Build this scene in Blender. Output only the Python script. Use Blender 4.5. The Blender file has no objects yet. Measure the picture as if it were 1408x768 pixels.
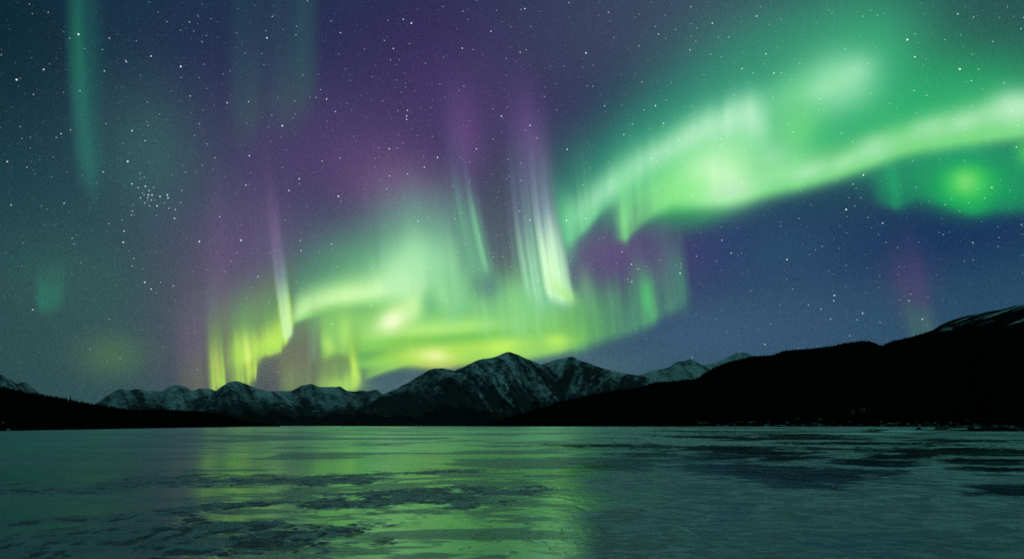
import bpy, math, random
import numpy as np

# ================================================================ camera, sky, exposure
sc = bpy.context.scene
COL = sc.collection
F = 940.0                 # focal length in thousandths: 1408 units across the frame
YH = 584.4                # height of the level horizon in those units
TH = math.atan((YH - 384.0) / F)
CAM_H = 6.0               # the camera stands on a low bank over the ice

cam = bpy.data.objects.new('camera', bpy.data.cameras.new('camera'))
COL.objects.link(cam)
cam.location = (0, 0, CAM_H)
cam.rotation_euler = (math.pi / 2 + TH, 0, 0)
cam.data.sensor_width = 36.0
cam.data.lens = 36.0 * F / 1408.0
cam.data.clip_start = 0.1
cam.data.clip_end = 3.0e6
sc.camera = cam

vs = sc.view_settings
vs.view_transform = 'Standard'; vs.look = 'None'; vs.gamma = 1.0; vs.exposure = 0.0
vs.use_curve_mapping = False
sc.render.engine = 'CYCLES'
sc.cycles.use_denoising = False
sc.cycles.max_bounces = 4
sc.cycles.diffuse_bounces = 2
sc.cycles.glossy_bounces = 3
sc.cycles.transparent_max_bounces = 48
sc.cycles.sample_clamp_direct = 3.0
sc.cycles.sample_clamp_indirect = 1.2

def dirs(X, Y):
    """unit vectors for frame angles (x right, y down), level with the place"""
    X = np.asarray(X, float); Y = np.asarray(Y, float)
    a = (X - 704) / F; b = (384 - Y) / F
    dx, dy, dz = a + 0 * b, math.cos(TH) - b * math.sin(TH) + 0 * a, math.sin(TH) + b * math.cos(TH) + 0 * a
    n = np.sqrt(dx * dx + dy * dy + dz * dz)
    return np.stack([dx / n, dy / n, dz / n], -1)

# ---------------------------------------------------------------- numeric helpers
def lin(c):
    c = np.asarray(c, float) / 255.0
    return np.where(c <= 0.04045, c / 12.92, ((c + 0.055) / 1.055) ** 2.4)

def unlin(v):
    v = np.clip(v, 0, 1)
    return 255.0 * np.where(v < 0.0031308, 12.92 * v, 1.055 * v ** (1 / 2.4) - 0.055)

def hash2(i, j, seed):
    i = i.astype(np.int64); j = j.astype(np.int64)
    h = (i * 374761393 + j * 668265263 + seed * 974634777) & 0xFFFFFFFF
    h = ((h ^ (h >> 13)) * 1274126177) & 0xFFFFFFFF
    h = ((h ^ (h >> 16)) * 2246822519) & 0xFFFFFFFF
    return ((h ^ (h >> 15)) & 0xFFFFFF) / float(0xFFFFFF)

def noise2(x, y, seed=0):
    """smooth value noise in 0..1"""
    x = np.asarray(x, float); y = np.asarray(y, float)
    x, y = np.broadcast_arrays(x, y)
    xi = np.floor(x); yi = np.floor(y)
    fx = x - xi; fy = y - yi
    fx = fx * fx * fx * (fx * (fx * 6 - 15) + 10); fy = fy * fy * fy * (fy * (fy * 6 - 15) + 10)
    a = hash2(xi, yi, seed); b = hash2(xi + 1, yi, seed)
    c = hash2(xi, yi + 1, seed); d = hash2(xi + 1, yi + 1, seed)
    return (a * (1 - fx) + b * fx) * (1 - fy) + (c * (1 - fx) + d * fx) * fy

def fbm(x, y, seed=0, octaves=5, gain=0.5, ridged=False):
    s = 0.0; amp = 1.0; tot = 0.0; f = 1.0
    for k in range(octaves):
        n = noise2(x * f + 17.3 * k, y * f - 9.1 * k, seed + k)
        if ridged:
            n = 1 - abs(2 * n - 1)
        s = s + amp * n; tot += amp; amp *= gain; f *= 2.03
    return s / tot

def sstep(a, b, x):
    t = np.clip((x - a) / (b - a), 0, 1)
    return t * t * (3 - 2 * t)

def spline(x, xs, ys):
    """monotone-ish cubic through the points"""
    xs = np.asarray(xs, float); ys = np.asarray(ys, float)
    d = np.diff(ys) / np.diff(xs)
    m = np.empty_like(ys); m[0] = d[0]; m[-1] = d[-1]
    if len(d) > 1:
        same = d[:-1] * d[1:] > 0
        m[1:-1] = np.where(same, 2 * d[:-1] * d[1:] / np.where(same, d[:-1] + d[1:], 1), 0)
    x = np.clip(x, xs[0], xs[-1])
    i = np.clip(np.searchsorted(xs, x, side='right') - 1, 0, len(d) - 1)
    h = xs[i + 1] - xs[i]; t = (x - xs[i]) / h
    return ((2 * t**3 - 3 * t**2 + 1) * ys[i] + (t**3 - 2 * t**2 + t) * h * m[i]
            + (-2 * t**3 + 3 * t**2) * ys[i + 1] + (t**3 - t**2) * h * m[i + 1])

# ---------------------------------------------------------------- the night sky, as angles (1/1000 of a tangent unit is about one unit here)
# far sky colour fields: (x, y, size x, size y, colour, strength)
SKY_BASE = (40, 82, 86)  # also the unseen sky behind, raised to light the snowy faces
SKY_FIELDS = [
    # beyond the picture: unseen sky, aurora glow overhead added to light lake and snow
    (704, -4000, 640, 640, (94, 152, 146), 0.95),
    (704, -900, 900, 500, (46, 112, 100), 0.6),
    (-1300, 300, 600, 500, (22, 64, 66), 0.8),
    (2900, 200, 700, 500, (38, 98, 88), 0.8),
    # inside it
    (704, 300, 950, 520, (32, 50, 80), 0.96),
    (704, 620, 1600, 130, (56, 92, 98), 0.85),
    (-60, 60, 230, 260, (1, 31, 41), 0.97),
    (120, 330, 190, 170, (36, 72, 82), 0.85),
    (30, 490, 180, 90, (44, 78, 76), 0.75),
    (190, 440, 120, 110, (60, 88, 94), 0.6),
    (350, 60, 170, 120, (26, 46, 76), 0.9),
    (610, 60, 180, 130, (44, 37, 82), 0.95),
    (480, 215, 180, 95, (78, 64, 108), 0.85),
    (335, 345, 90, 105, (90, 76, 116), 0.85),
    (275, 460, 45, 100, (92, 88, 102), 0.75),
    (548, 255, 70, 50, (116, 88, 130), 0.75),
    (665, 150, 120, 100, (76, 60, 108), 0.75),
    (690, 310, 60, 100, (76, 82, 100), 0.85),
    (480, 335, 110, 50, (92, 98, 122), 0.5),
    (405, 485, 55, 60, (112, 106, 100), 0.9),
    (1040, 340, 190, 80, (40, 62, 106), 0.95),
    (980, 460, 190, 60, (62, 92, 120), 0.85),
    (1190, 440, 170, 70, (52, 84, 112), 0.7),
    (1340, 320, 130, 60, (24, 52, 92), 0.9),
    (1400, 410, 100, 50, (40, 76, 104), 0.7),
    (850, 40, 170, 80, (60, 66, 96), 0.8),
    (1010, 20, 130, 70, (62, 88, 102), 0.75),
    (1370, 40, 150, 100, (42, 90, 84), 0.9),
    (1130, 280, 90, 40, (36, 70, 90), 0.6),
    (830, 350, 100, 55, (96, 76, 124), 0.95),
    (560, 530, 90, 30, (80, 108, 118), 0.8),
    (770, 505, 120, 30, (78, 110, 122), 0.7),
    (1070, 345, 60, 40, (44, 86, 104), 0.4),
    (156, 487, 34, 26, (80, 116, 84), 0.7),
    (210, 215, 55, 80, (58, 100, 100), 0.6),
    (100, 385, 90, 50, (52, 92, 84), 0.6),
]

class Canvas:
    """what the eye meets in each direction X, Y: starts from the night sky, every stroke draws it towards its own colour"""
    def __init__(s, X, Y):
        s.X = X; s.Y = Y
        c = np.zeros(X.shape + (3,)) + lin(SKY_BASE); D = dirs(X, Y)
        for x, y, sx, sy, col, w in SKY_FIELDS:
            d = (D - dirs(x, y)) * np.array([F / sx, F / max(sx, sy), F / sy])
            g = (w * np.exp(-(d * d).sum(-1)))[..., None]
            c = c * (1 - g) + lin(col) * g
        s.c = unlin(c)
    def put(s, a, col):
        a = np.clip(a, 0, 1)[..., None]
        s.c = s.c * (1 - a) + np.asarray(col, float) * a
    def blob(s, x, y, sx, sy, col, k=1.0, ang=0.0, p=2.0):
        a = math.radians(ang)
        dx = s.X - x; dy = s.Y - y
        u = (dx * math.cos(a) + dy * math.sin(a)) / sx; v = (-dx * math.sin(a) + dy * math.cos(a)) / sy
        g = np.exp(-(u * u + v * v) ** (p / 2))
        s.put(k * g, col)
    def curtain(s, pts, col, k=1.0, top=None, top_from=0.3, top_to=1.3, lean=0.0, yref=400, p_up=1.3, rays=0.0, wave=9.0, seed=1, ragged=0.0, fade=18.0, bend=0.0, wob=0.0):
        """pts: (x, foot y, brightness, reach up, softness below); rays give the vertical striping"""
        P = np.asarray(pts, float)
        rise = yref - s.Y
        xs = s.X + lean * rise + bend * rise * rise / 400.0
        n1 = fbm(xs / wave, s.Y / 260.0, seed, 3) - 0.5
        n2 = fbm(xs / (wave * 3.1), s.Y / 300.0, seed + 40, 2) - 0.5
        if wob:
            xs = xs + wob * (fbm(s.X / 70.0, s.Y / 70.0, seed + 60, 2) - 0.5)
        yb = spline(xs, P[:, 0], P[:, 1]) + ragged * (2 * n2 + n1)
        I = spline(xs, P[:, 0], P[:, 2]); hu = spline(xs, P[:, 0], P[:, 3]); hd = spline(xs, P[:, 0], P[:, 4])
        if rays:
            I = I * np.clip(1 + rays * (2.4 * n1 + 1.8 * n2), 0, 3)
            hu = hu * (1 + rays * 0.8 * n2)
        t = yb - s.Y
        g = np.where(t > 0, np.exp(-(np.maximum(t, 0) / hu) ** p_up), np.exp(-(np.minimum(t, 0) / hd) ** 2))
        x0, x1 = P[0, 0], P[-1, 0]
        side = np.clip((xs - x0) / fade, 0, 1) * np.clip((x1 - xs) / fade, 0, 1)
        side = side * side * (3 - 2 * side)
        w = k * I * g * side
        if top is None:
            s.put(w, col)
        else:
            m = sstep(top_from, top_to, t / hu)[..., None]
            s.put(w, np.asarray(col, float) * (1 - m) + np.asarray(top, float) * m)

def paint_east_band(c):
    # wide soft glow round the upper lobe
    c.blob(1195, 78, 88, 92, (60, 182, 124), .80, 28); c.blob(1100, 108, 150, 84, (56, 172, 122), .72, -20); c.blob(970, 160, 190, 78, (52, 152, 122), .70, -30)
    c.blob(860, 225, 100, 52, (54, 150, 118), .62, -36); c.blob(1330, 130, 150, 60, (44, 172, 108), .78, -10); c.blob(1210, 165, 130, 54, (46, 182, 112), .72, -16); c.blob(790, 262, 40, 60, (60, 140, 116), .4)
    c.blob(1080, 60, 110, 60, (58, 150, 112), .35, -15)
    # upper lobe
    c.curtain([(770, 330, 0, 40, 8), (783, 326, .75, 48, 9), (792, 320, .6, 50, 9), (806, 308, .78, 50, 10), (832, 280, .74, 48, 13), (860, 262, .7, 54, 22), (910, 236, .74, 64, 34), (980, 206, .8, 66, 40),
               (1030, 196, .78, 66, 44), (1070, 184, .6, 66, 46), (1120, 160, .45, 66, 46), (1180, 130, .2, 66, 46), (1240, 120, 0, 66, 46)], (118, 224, 154), 1.0, top=(72, 184, 136), top_from=.5, top_to=1.3, rays=.10, wave=9, seed=3, p_up=1.7, lean=.06, yref=300, fade=10)
    c.curtain([(772, 312, 0, 30, 14), (786, 304, .42, 32, 14), (805, 288, .46, 30, 13), (846, 255, .74, 27, 15), (890, 226, .62, 27, 18), (928, 204, .66, 28, 20), (965, 182, .74, 30, 22), (1000, 166, .82, 30, 26), (1032, 156, .8, 28, 36), (1050, 152, .4, 26, 38), (1072, 150, 0, 26, 36)],
              (180, 238, 198), 1.0, rays=.22, wave=10, seed=5, p_up=2, fade=14)
    c.blob(1155, 113, 54, 40, (156, 230, 180), .9, -14, 2.0); c.blob(1092, 132, 56, 30, (122, 220, 152), .6, -20); c.blob(1100, 190, 34, 44, (120, 224, 132), .7, 10)
    c.blob(1020, 200, 42, 40, (158, 234, 176), .45)
    c.blob(1140, 188, 40, 20, (60, 188, 122), .55, -20)
    # dark seam between the lobes
    c.blob(900, 258, 50, 8, (88, 200, 120), .45, -33)
    # lower lobe
    c.blob(945, 284, 46, 15, (46, 178, 90), .85, -14); c.blob(965, 296, 58, 17, (40, 126, 92), .8, -16)
    c.curtain([(838, 326, 0, 30, 7), (850, 324, .35, 50, 8), (860, 325, .8, 56, 8), (868, 316, .55, 56, 9), (884, 300, .55, 48, 11), (905, 284, .75, 46, 13), (935, 270, .92, 46, 15), (985, 272, .96, 52, 14), (1015, 268, .95, 50, 15), (1060, 258, .92, 44, 15), (1110, 248, .92, 42, 14), (1177, 228, .9, 42, 14),
               (1240, 205, .9, 42, 14), (1302, 194, .92, 46, 14), (1408, 180, .95, 54, 14), (1500, 168, .9, 56, 16), (1640, 150, 0, 56, 18)], (122, 222, 132), 1.0, top=(84, 204, 124), top_from=.6, top_to=1.3, rays=.05, wave=15, seed=7, p_up=2.2, fade=10)
    c.curtain([(1030, 250, 0, 14, 12), (1080, 240, .6, 15, 12), (1130, 232, .5, 15, 12), (1200, 206, .66, 17, 14), (1240, 192, .5, 18, 14), (1280, 176, .7, 19, 14), (1340, 164, .6, 22, 16), (1393, 150, .95, 24, 20), (1450, 146, .7, 24, 20), (1560, 140, 0, 24, 20)],
              (168, 234, 176), .82, rays=.2, wave=24, seed=9, p_up=2)
    c.blob(1082, 226, 40, 24, (150, 238, 168), .45, -18); c.blob(1203, 205, 22, 18, (165, 230, 185), .5)
    c.blob(975, 244, 66, 40, (150, 242, 150), .85, -12); c.blob(988, 240, 40, 32, (222, 255, 212), .95, 20, 2.2); c.blob(1000, 215, 40, 30, (176, 242, 180), .5); c.blob(1008, 262, 36, 14, (196, 232, 206), .6, -12)
    c.blob(940, 262, 40, 14, (140, 240, 130), .5, -20)
    c.blob(1395, 148, 30, 24, (205, 246, 214), .6); c.blob(1278, 178, 20, 16, (176, 236, 190), .4)
    c.curtain([(820, 290, 0, 50, 10), (850, 300, .5, 56, 14), (900, 278, .6, 60, 16), (960, 262, .5, 60, 18), (1010, 262, .3, 60, 18), (1060, 250, 0, 60, 18)], (150, 240, 158), .5, top=(110, 214, 140), rays=.9, wave=9, seed=15, p_up=2, fade=20, lean=.06, yref=280)
    for x, y, sx, sy, k in [(905, 212, 30, 14, .35), (955, 186, 26, 14, .35), (1000, 172, 22, 16, .4), (1036, 165, 16, 26, .45), (1062, 214, 24, 16, .3), (1112, 236, 22, 11, .4), (1160, 224, 20, 10, .3), (1330, 168, 24, 12, .35), (1180, 96, 24, 16, .3), (1128, 124, 22, 14, .3)]:
        c.blob(x, y, sx, sy, (196, 242, 208), k, -26)
    c.blob(779, 312, 13, 42, (112, 210, 150), .7, -6); c.blob(790, 300, 16, 26, (118, 214, 152), .5, -20)
    # a few fine rays at its western end
    c.curtain([(776, 330, 0, 60, 8), (790, 318, .6, 60, 8), (806, 304, .6, 60, 8), (822, 290, .3, 60, 8), (840, 280, 0, 50, 8)], (150, 235, 165), .5, rays=1.1, wave=5, seed=13, p_up=2, lean=.10, yref=310, fade=8)
    c.blob(858, 304, 7, 24, (130, 226, 140), .5, -3); c.blob(836, 300, 14, 26, (80, 150, 118), .35)

def paint_east_patch(c):
    c.blob(1320, 240, 130, 44, (24, 142, 106), .92, 0, 3.4); c.blob(1420, 240, 90, 44, (26, 140, 104), .9, 0, 3)
    c.curtain([(1190, 272, 0, 60, 12), (1215, 274, .5, 54, 10), (1230, 280, .75, 50, 9), (1246, 274, .45, 54, 10), (1262, 266, .5, 60, 10), (1300, 274, .8, 62, 11), (1335, 286, .9, 66, 11), (1370, 282, .75, 66, 12), (1420, 280, .7, 66, 14), (1520, 280, 0, 66, 16)],
              (22, 152, 98), .9, rays=.2, wave=12, seed=11, p_up=2.2, lean=.08, yref=270)
    c.blob(1230, 252, 10, 26, (24, 164, 104), .7, -14); c.blob(1225, 240, 6, 20, (30, 150, 112), .4, -10)
    c.blob(1332, 258, 46, 32, (32, 184, 88), .85); c.blob(1330, 250, 32, 25, (84, 212, 100), .85); c.blob(1327, 250, 15, 14, (124, 220, 116), .75)
    c.blob(1415, 208, 20, 20, (92, 208, 96), .8); c.blob(1330, 205, 50, 14, (34, 160, 116), .5)

def paint_tall_rays(c):
    sp = dict(lean=.17, yref=400, bend=-.10)
    # lavender tops
    c.blob(730, 190, 22, 66, (104, 76, 134), .6, -9); c.blob(640, 185, 24, 62, (110, 76, 132), .55, -9)
    # broad pale veil behind the spine
    c.curtain([(704, 420, 0, 150, 30), (724, 410, .7, 160, 26), (745, 405, .8, 170, 22), (768, 408, .85, 165, 16), (784, 400, .4, 130, 18), (800, 396, 0, 120, 18)], (124, 200, 152), .72, top=(122, 120, 158), top_from=.35, top_to=1.0, rays=.5, wave=6, seed=22, p_up=2.4, fade=12, **sp)
    c.curtain([(716, 386, 0, 120, 26), (728, 393, .95, 130, 22), (740, 398, .95, 126, 22), (750, 396, 0, 120, 20)], (162, 226, 184), .92, top=(128, 142, 174), top_from=.3, top_to=1.0, rays=.45, wave=5, seed=23, p_up=2.0, fade=6, **sp)
    # bright spine
    c.curtain([(745, 384, 0, 130, 16), (751, 394, .95, 134, 14), (760, 402, 1.2, 134, 12), (771, 406, 1.15, 128, 12), (781, 400, .8, 114, 18), (791, 396, 0, 90, 20)], (208, 255, 206), .95, top=(150, 178, 192), top_from=.3, top_to=1.0, rays=.32, wave=5, seed=21, p_up=2.3, fade=6, **sp)
    c.blob(757, 366, 7, 34, (224, 255, 208), .6, -6); c.blob(764, 392, 9, 13, (205, 250, 170), .6, -30); c.blob(779, 405, 16, 8, (176, 238, 140), .8, 36); c.blob(762, 330, 9, 36, (205, 246, 205), .45, -10)
    c.blob(776, 305, 10, 44, (108, 208, 150), .5, -8)
    # western ray
    c.curtain([(630, 352, 0, 120, 26), (648, 360, .6, 128, 22), (664, 366, .95, 124, 18), (675, 362, .7, 124, 14), (684, 350, 0, 118, 16)], (112, 184, 144), .82, top=(106, 114, 150), top_from=.45, top_to=1.1, rays=.4, wave=6, seed=25, p_up=2.2, fade=8, lean=.24, yref=366, bend=-.16)
    c.curtain([(660, 354, 0, 84, 12), (667, 360, 1, 84, 12), (674, 354, 0, 84, 12)], (138, 212, 160), .62, rays=.2, wave=5, seed=26, p_up=2, fade=5, lean=.26, yref=366, bend=-.16)
    # pale streaks at the foot of the rays
    c.curtain([(690, 430, 0, 60, 30), (716, 440, .5, 70, 30), (735, 444, .7, 74, 28), (770, 438, .4, 66, 26), (800, 434, 0, 60, 26)], (138, 214, 134), .5, rays=.7, wave=6, seed=27, p_up=1.6, lean=.1, yref=430)

def paint_eastern_veil(c):
    c.curtain([(762, 474, 0, 120, 14), (790, 470, .8, 104, 13), (815, 462, .66, 100, 12), (835, 456, .6, 100, 12), (858, 450, .62, 100, 12), (880, 442, .72, 104, 12), (898, 434, .85, 92, 11), (914, 425, .66, 100, 11), (928, 417, .66, 104, 13), (942, 406, .42, 100, 16), (960, 396, 0, 90, 16)],
              (92, 168, 120), .95, top=(92, 102, 126), top_from=.4, top_to=1.05, rays=.4, wave=7, seed=31, p_up=2.0, fade=18, lean=.12, yref=420)
    c.blob(790, 440, 50, 30, (104, 182, 98), .5, -10); c.blob(770, 468, 60, 12, (120, 196, 84), .5, -10)
    c.blob(889, 408, 8, 26, (86, 206, 118), .7, -5); c.blob(806, 398, 9, 32, (130, 196, 142), .5, -8); c.blob(846, 420, 8, 30, (100, 172, 118), .35, -6)
    c.blob(914, 350, 16, 56, (92, 108, 126), .4, -10); c.blob(934, 384, 9, 40, (70, 148, 118), .4, -10)

def paint_western_arc(c):
    # glow above the arm
    c.blob(585, 350, 62, 58, (142, 208, 168), .88); c.blob(575, 300, 60, 46, (112, 160, 146), .5); c.blob(500, 362, 90, 50, (92, 158, 124), .78, -8); c.blob(440, 392, 60, 40, (84, 148, 112), .62, -14); c.blob(352, 438, 58, 46, (110, 174, 112), .8, -20); c.blob(610, 390, 50, 60, (104, 176, 130), .6)
    # green body between the foot and the arm
    c.blob(690, 438, 100, 44, (104, 178, 112), .85, 0, 2.6); c.blob(735, 420, 42, 34, (144, 218, 146), .75); c.blob(640, 430, 60, 44, (104, 184, 104), .7)
    c.blob(668, 396, 22, 24, (76, 116, 118), .75, -40)
    c.curtain([(436, 488, 0, 60, 8), (449, 487, .85, 64, 8), (458, 480, .8, 66, 9), (474, 482, .8, 70, 9), (490, 500, .85, 84, 9), (520, 498, .92, 86, 9), (560, 494, .95, 90, 10), (600, 492, .95, 80, 12), (650, 486, .95, 70, 14), (700, 482, .9, 62, 14), (760, 474, .85, 56, 12), (800, 464, .3, 50, 14), (836, 458, 0, 50, 14)],
              (126, 206, 96), .92, top=(110, 192, 120), top_from=.5, top_to=1.3, rays=.14, wave=12, seed=43, p_up=2.4, fade=8)
    c.blob(505, 462, 50, 30, (150, 222, 104), .7); c.blob(590, 452, 80, 15, (190, 242, 124), .9, -3); c.blob(642, 448, 46, 10, (178, 240, 116), .85, -6); c.blob(560, 470, 70, 7, (128, 204, 80), .6, -3); c.blob(650, 464, 76, 7, (104, 190, 84), .75, -4); c.blob(512, 488, 36, 8, (86, 160, 92), .7, -8)
    # foot: a sharp lower edge over the high peak
    c.curtain([(488, 524, 0, 16, 5), (510, 515, .7, 22, 5), (535, 506, .85, 24, 5), (565, 498, .9, 22, 5), (605, 502, .98, 24, 5), (640, 496, .95, 24, 6), (690, 493, .98, 26, 10), (725, 487, .95, 24, 8), (766, 480, .95, 22, 7), (786, 474, .5, 20, 8), (815, 466, 0, 20, 10)],
              (152, 214, 72), .92, rays=.08, wave=20, seed=41, p_up=1.8)
    c.blob(604, 501, 34, 7, (214, 178, 130), .5); c.blob(594, 487, 52, 13, (208, 240, 112), .8, -4); c.blob(600, 488, 20, 9, (248, 250, 180), .85); c.blob(692, 476, 34, 12, (206, 250, 100), .92, -6); c.blob(764, 469, 18, 10, (186, 238, 92), .9); c.blob(640, 480, 40, 9, (176, 230, 84), .6, -6); c.blob(730, 477, 30, 7, (150, 215, 84), .5)
    # bright arm
    c.curtain([(396, 448, 0, 30, 6), (406, 440, .9, 36, 5), (432, 430, .95, 40, 6), (470, 420, .95, 46, 8), (505, 413, .95, 48, 12), (540, 412, .95, 56, 20), (570, 424, .92, 76, 18), (585, 428, .5, 80, 20), (610, 424, .3, 80, 24), (640, 410, 0, 76, 24)],
              (156, 230, 134), .97, top=(112, 190, 134), top_from=.5, top_to=1.45, rays=.08, wave=14, seed=45, p_up=1.7, fade=6)
    c.curtain([(398, 440, 0, 16, 6), (412, 430, .75, 22, 6), (436, 419, .85, 22, 8), (468, 411, .98, 20, 9), (500, 405, .95, 20, 10), (530, 398, .98, 24, 11), (555, 391, 1.0, 34, 16), (574, 388, .8, 36, 20), (592, 386, 0, 34, 20)], (212, 254, 180), 1.0, rays=.10, wave=14, seed=46, p_up=2, fade=8)
    c.blob(562, 386, 26, 24, (216, 255, 198), .85); c.blob(572, 352, 26, 34, (172, 236, 182), .55); c.blob(567, 414, 10, 26, (208, 252, 178), .9, 4); c.blob(548, 430, 26, 14, (206, 246, 160), .75, -30)
    c.blob(592, 416, 9, 17, (96, 176, 116), .85); c.blob(609, 404, 9, 28, (164, 232, 160), .8, -20); c.blob(636, 398, 10, 36, (126, 200, 146), .6, 16); c.blob(622, 380, 12, 30, (120, 190, 146), .4); c.blob(598, 372, 16, 30, (140, 212, 160), .4, -10)
    c.blob(492, 438, 58, 20, (142, 212, 114), .82, -4); c.blob(455, 432, 26, 12, (124, 186, 110), .5, -14)
    c.curtain([(500, 400, 0, 90, 20), (530, 396, .5, 96, 20), (570, 392, .7, 100, 20), (610, 400, .7, 100, 22), (645, 410, .5, 96, 26), (672, 412, 0, 90, 26)], (160, 226, 170), .5, top=(110, 164, 148), top_from=.3, top_to=1.1, rays=.7, wave=8, seed=47, p_up=1.9, fade=16, lean=.08, yref=390)
    c.blob(640, 412, 62, 36, (136, 210, 144), .5); c.blob(560, 366, 60, 30, (168, 234, 178), .5, -10); c.blob(700, 418, 40, 28, (126, 204, 136), .5)
    c.curtain([(640, 440, 0, 60, 24), (665, 446, .5, 66, 24), (700, 448, .6, 66, 24), (740, 446, .6, 66, 24), (775, 440, 0, 60, 24)], (150, 222, 140), .5, rays=1.1, wave=6, seed=49, p_up=1.8, lean=.1, yref=430)
    c.blob(668, 392, 18, 20, (86, 128, 126), .6, -40)
    # pillars under the arm
    c.blob(456, 452, 20, 26, (140, 208, 112), .6); c.blob(452, 476, 9, 15, (190, 242, 118), .9, -14); c.blob(474, 462, 9, 28, (180, 236, 120), .75); c.blob(462, 500, 16, 10, (118, 150, 88), .6)
    c.curtain([(374, 532, 0, 50, 12), (398, 530, .3, 46, 12), (412, 532, .22, 60, 14), (428, 532, .3, 60, 14), (446, 530, .5, 52, 12), (468, 532, .95, 44, 10), (484, 530, 1.0, 44, 8), (495, 524, .95, 48, 6), (503, 514, 0, 46, 6)], (166, 214, 28), .95, top=(126, 160, 84), top_from=.15, top_to=1.0, rays=.35, wave=9, seed=57, p_up=1.8, fade=18)
    c.blob(487, 505, 5, 26, (196, 238, 66), .85, -6); c.blob(490, 518, 7, 10, (190, 236, 40), .7); c.blob(472, 530, 30, 9, (166, 216, 18), .7)
    c.curtain([(418, 484, 0, 56, 18), (433, 484, .8, 54, 16), (446, 482, 0, 56, 18)], (118, 164, 126), .6, rays=.5, wave=5, seed=59, p_up=2, fade=6)
    # faint mauve and tan rays above and west of the drapery
    c.curtain([(230, 548, 0, 150, 20), (256, 545, .6, 150, 20), (276, 540, .8, 180, 20), (300, 510, .9, 190, 24), (340, 470, .6, 180, 26), (385, 430, .6, 180, 26), (420, 410, 0, 150, 30)], (124, 122, 98), .62, top=(116, 96, 132), top_from=.15, top_to=.55, rays=.38, wave=10, seed=61, p_up=2.4, fade=14, lean=.05, yref=460)
    # western drapery: ragged rays reaching the far range
    c.curtain([(280, 532, 0, 56, 12), (289, 530, .5, 64, 12), (298, 529, .98, 70, 9), (306, 528, .7, 70, 9), (312, 526, .5, 70, 10), (325, 526, .62, 70, 10), (340, 523, .98, 74, 8), (349, 516, 1.0, 72, 6), (354, 498, .95, 62, 5), (362, 488, .9, 54, 5), (385, 478, .92, 54, 5), (396, 466, .95, 58, 5), (403, 446, .8, 50, 5), (410, 440, 0, 46, 5)],
              (164, 206, 52), .95, top=(98, 162, 98), top_from=.35, top_to=1.25, rays=.7, wave=5, seed=51, p_up=1.9, ragged=4, fade=8, lean=.07, yref=490)
    c.curtain([(306, 496, 0, 30, 14), (322, 490, .5, 34, 12), (343, 488, .9, 36, 11), (366, 480, .85, 34, 8), (390, 466, .9, 34, 7), (400, 448, .7, 34, 6), (406, 440, 0, 34, 6)], (186, 236, 98), .8, top=(120, 190, 104), top_from=.5, top_to=1.4, rays=.25, wave=6, seed=53, p_up=1.6, fade=8, ragged=3)
    c.blob(341, 488, 6, 28, (216, 244, 124), .85, -8); c.blob(328, 480, 4, 22, (178, 230, 104), .6, -8); c.blob(352, 478, 5, 20, (196, 242, 112), .5, -8); c.blob(318, 505, 5, 18, (128, 166, 56), .5); c.blob(345, 512, 6, 12, (190, 226, 44), .7); c.blob(298, 506, 4, 26, (186, 206, 110), .75, -5); c.blob(301, 522, 5, 9, (176, 220, 36), .7); c.blob(326, 490, 5, 20, (170, 222, 90), .45, -8); c.blob(372, 470, 20, 8, (190, 240, 100), .5, -24)
    # lavender ray that stands out of the drapery
    c.curtain([(383, 446, 0, 92, 8), (391, 462, .95, 108, 8), (398, 458, .98, 104, 6), (406, 444, 0, 80, 6)], (206, 250, 180), .92, top=(140, 178, 188), top_from=.35, top_to=.9, rays=.2, wave=5, seed=55, p_up=2.4, fade=4, lean=.12, yref=450)
    c.blob(381, 330, 6, 50, (128, 96, 144), .5, -4)

    c.blob(543, 438, 30, 15, (218, 252, 172), .85, -28); c.blob(539, 441, 17, 12, (244, 255, 206), .85, -24)

def paint_northwest_ray(c):
    c.curtain([(92, 205, 0, 280, 46), (114, 215, .75, 300, 46), (124, 220, 1.0, 300, 48), (136, 210, .6, 290, 48), (162, 190, 0, 280, 50)], (46, 116, 106), .8, top=(38, 122, 98), top_from=.1, top_to=.5, rays=.15, wave=10, seed=71, p_up=3, fade=24, lean=.12, bend=-.10, yref=240)
    c.curtain([(115, 120, 0, 240, 80), (150, 120, .6, 240, 80), (185, 110, 0, 240, 80)], (28, 80, 88), .7, seed=73, p_up=2, fade=34, lean=.05)

def paint_north_glow(c):
    c.curtain([(290, 150, 0, 240, 40), (340, 160, .7, 240, 40), (365, 135, .45, 240, 46), (400, 130, .6, 240, 50), (425, 110, .75, 240, 50), (460, 90, 0, 240, 60)], (48, 94, 94), .85, rays=.35, wave=20, seed=75, p_up=2, fade=50)

def paint_teal_spot(c):
    c.curtain([(40, 402, 0, 40, 16), (60, 414, 1, 42, 16), (78, 410, .7, 40, 16), (100, 400, 0, 40, 16)], (26, 118, 100), .85, rays=.3, wave=9, seed=77, p_up=2, fade=16)

def paint_south_ray(c):
    c.blob(1252, 385, 40, 54, (74, 64, 110), .6, -12)
    c.curtain([(1222, 450, 0, 80, 20), (1256, 458, .7, 80, 20), (1272, 466, .8, 76, 18), (1300, 452, 0, 74, 20)], (78, 120, 104), .7, top=(94, 70, 112), top_from=.3, top_to=.9, rays=.7, wave=7, seed=81, p_up=2.0, fade=24, lean=.22, yref=440)

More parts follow.
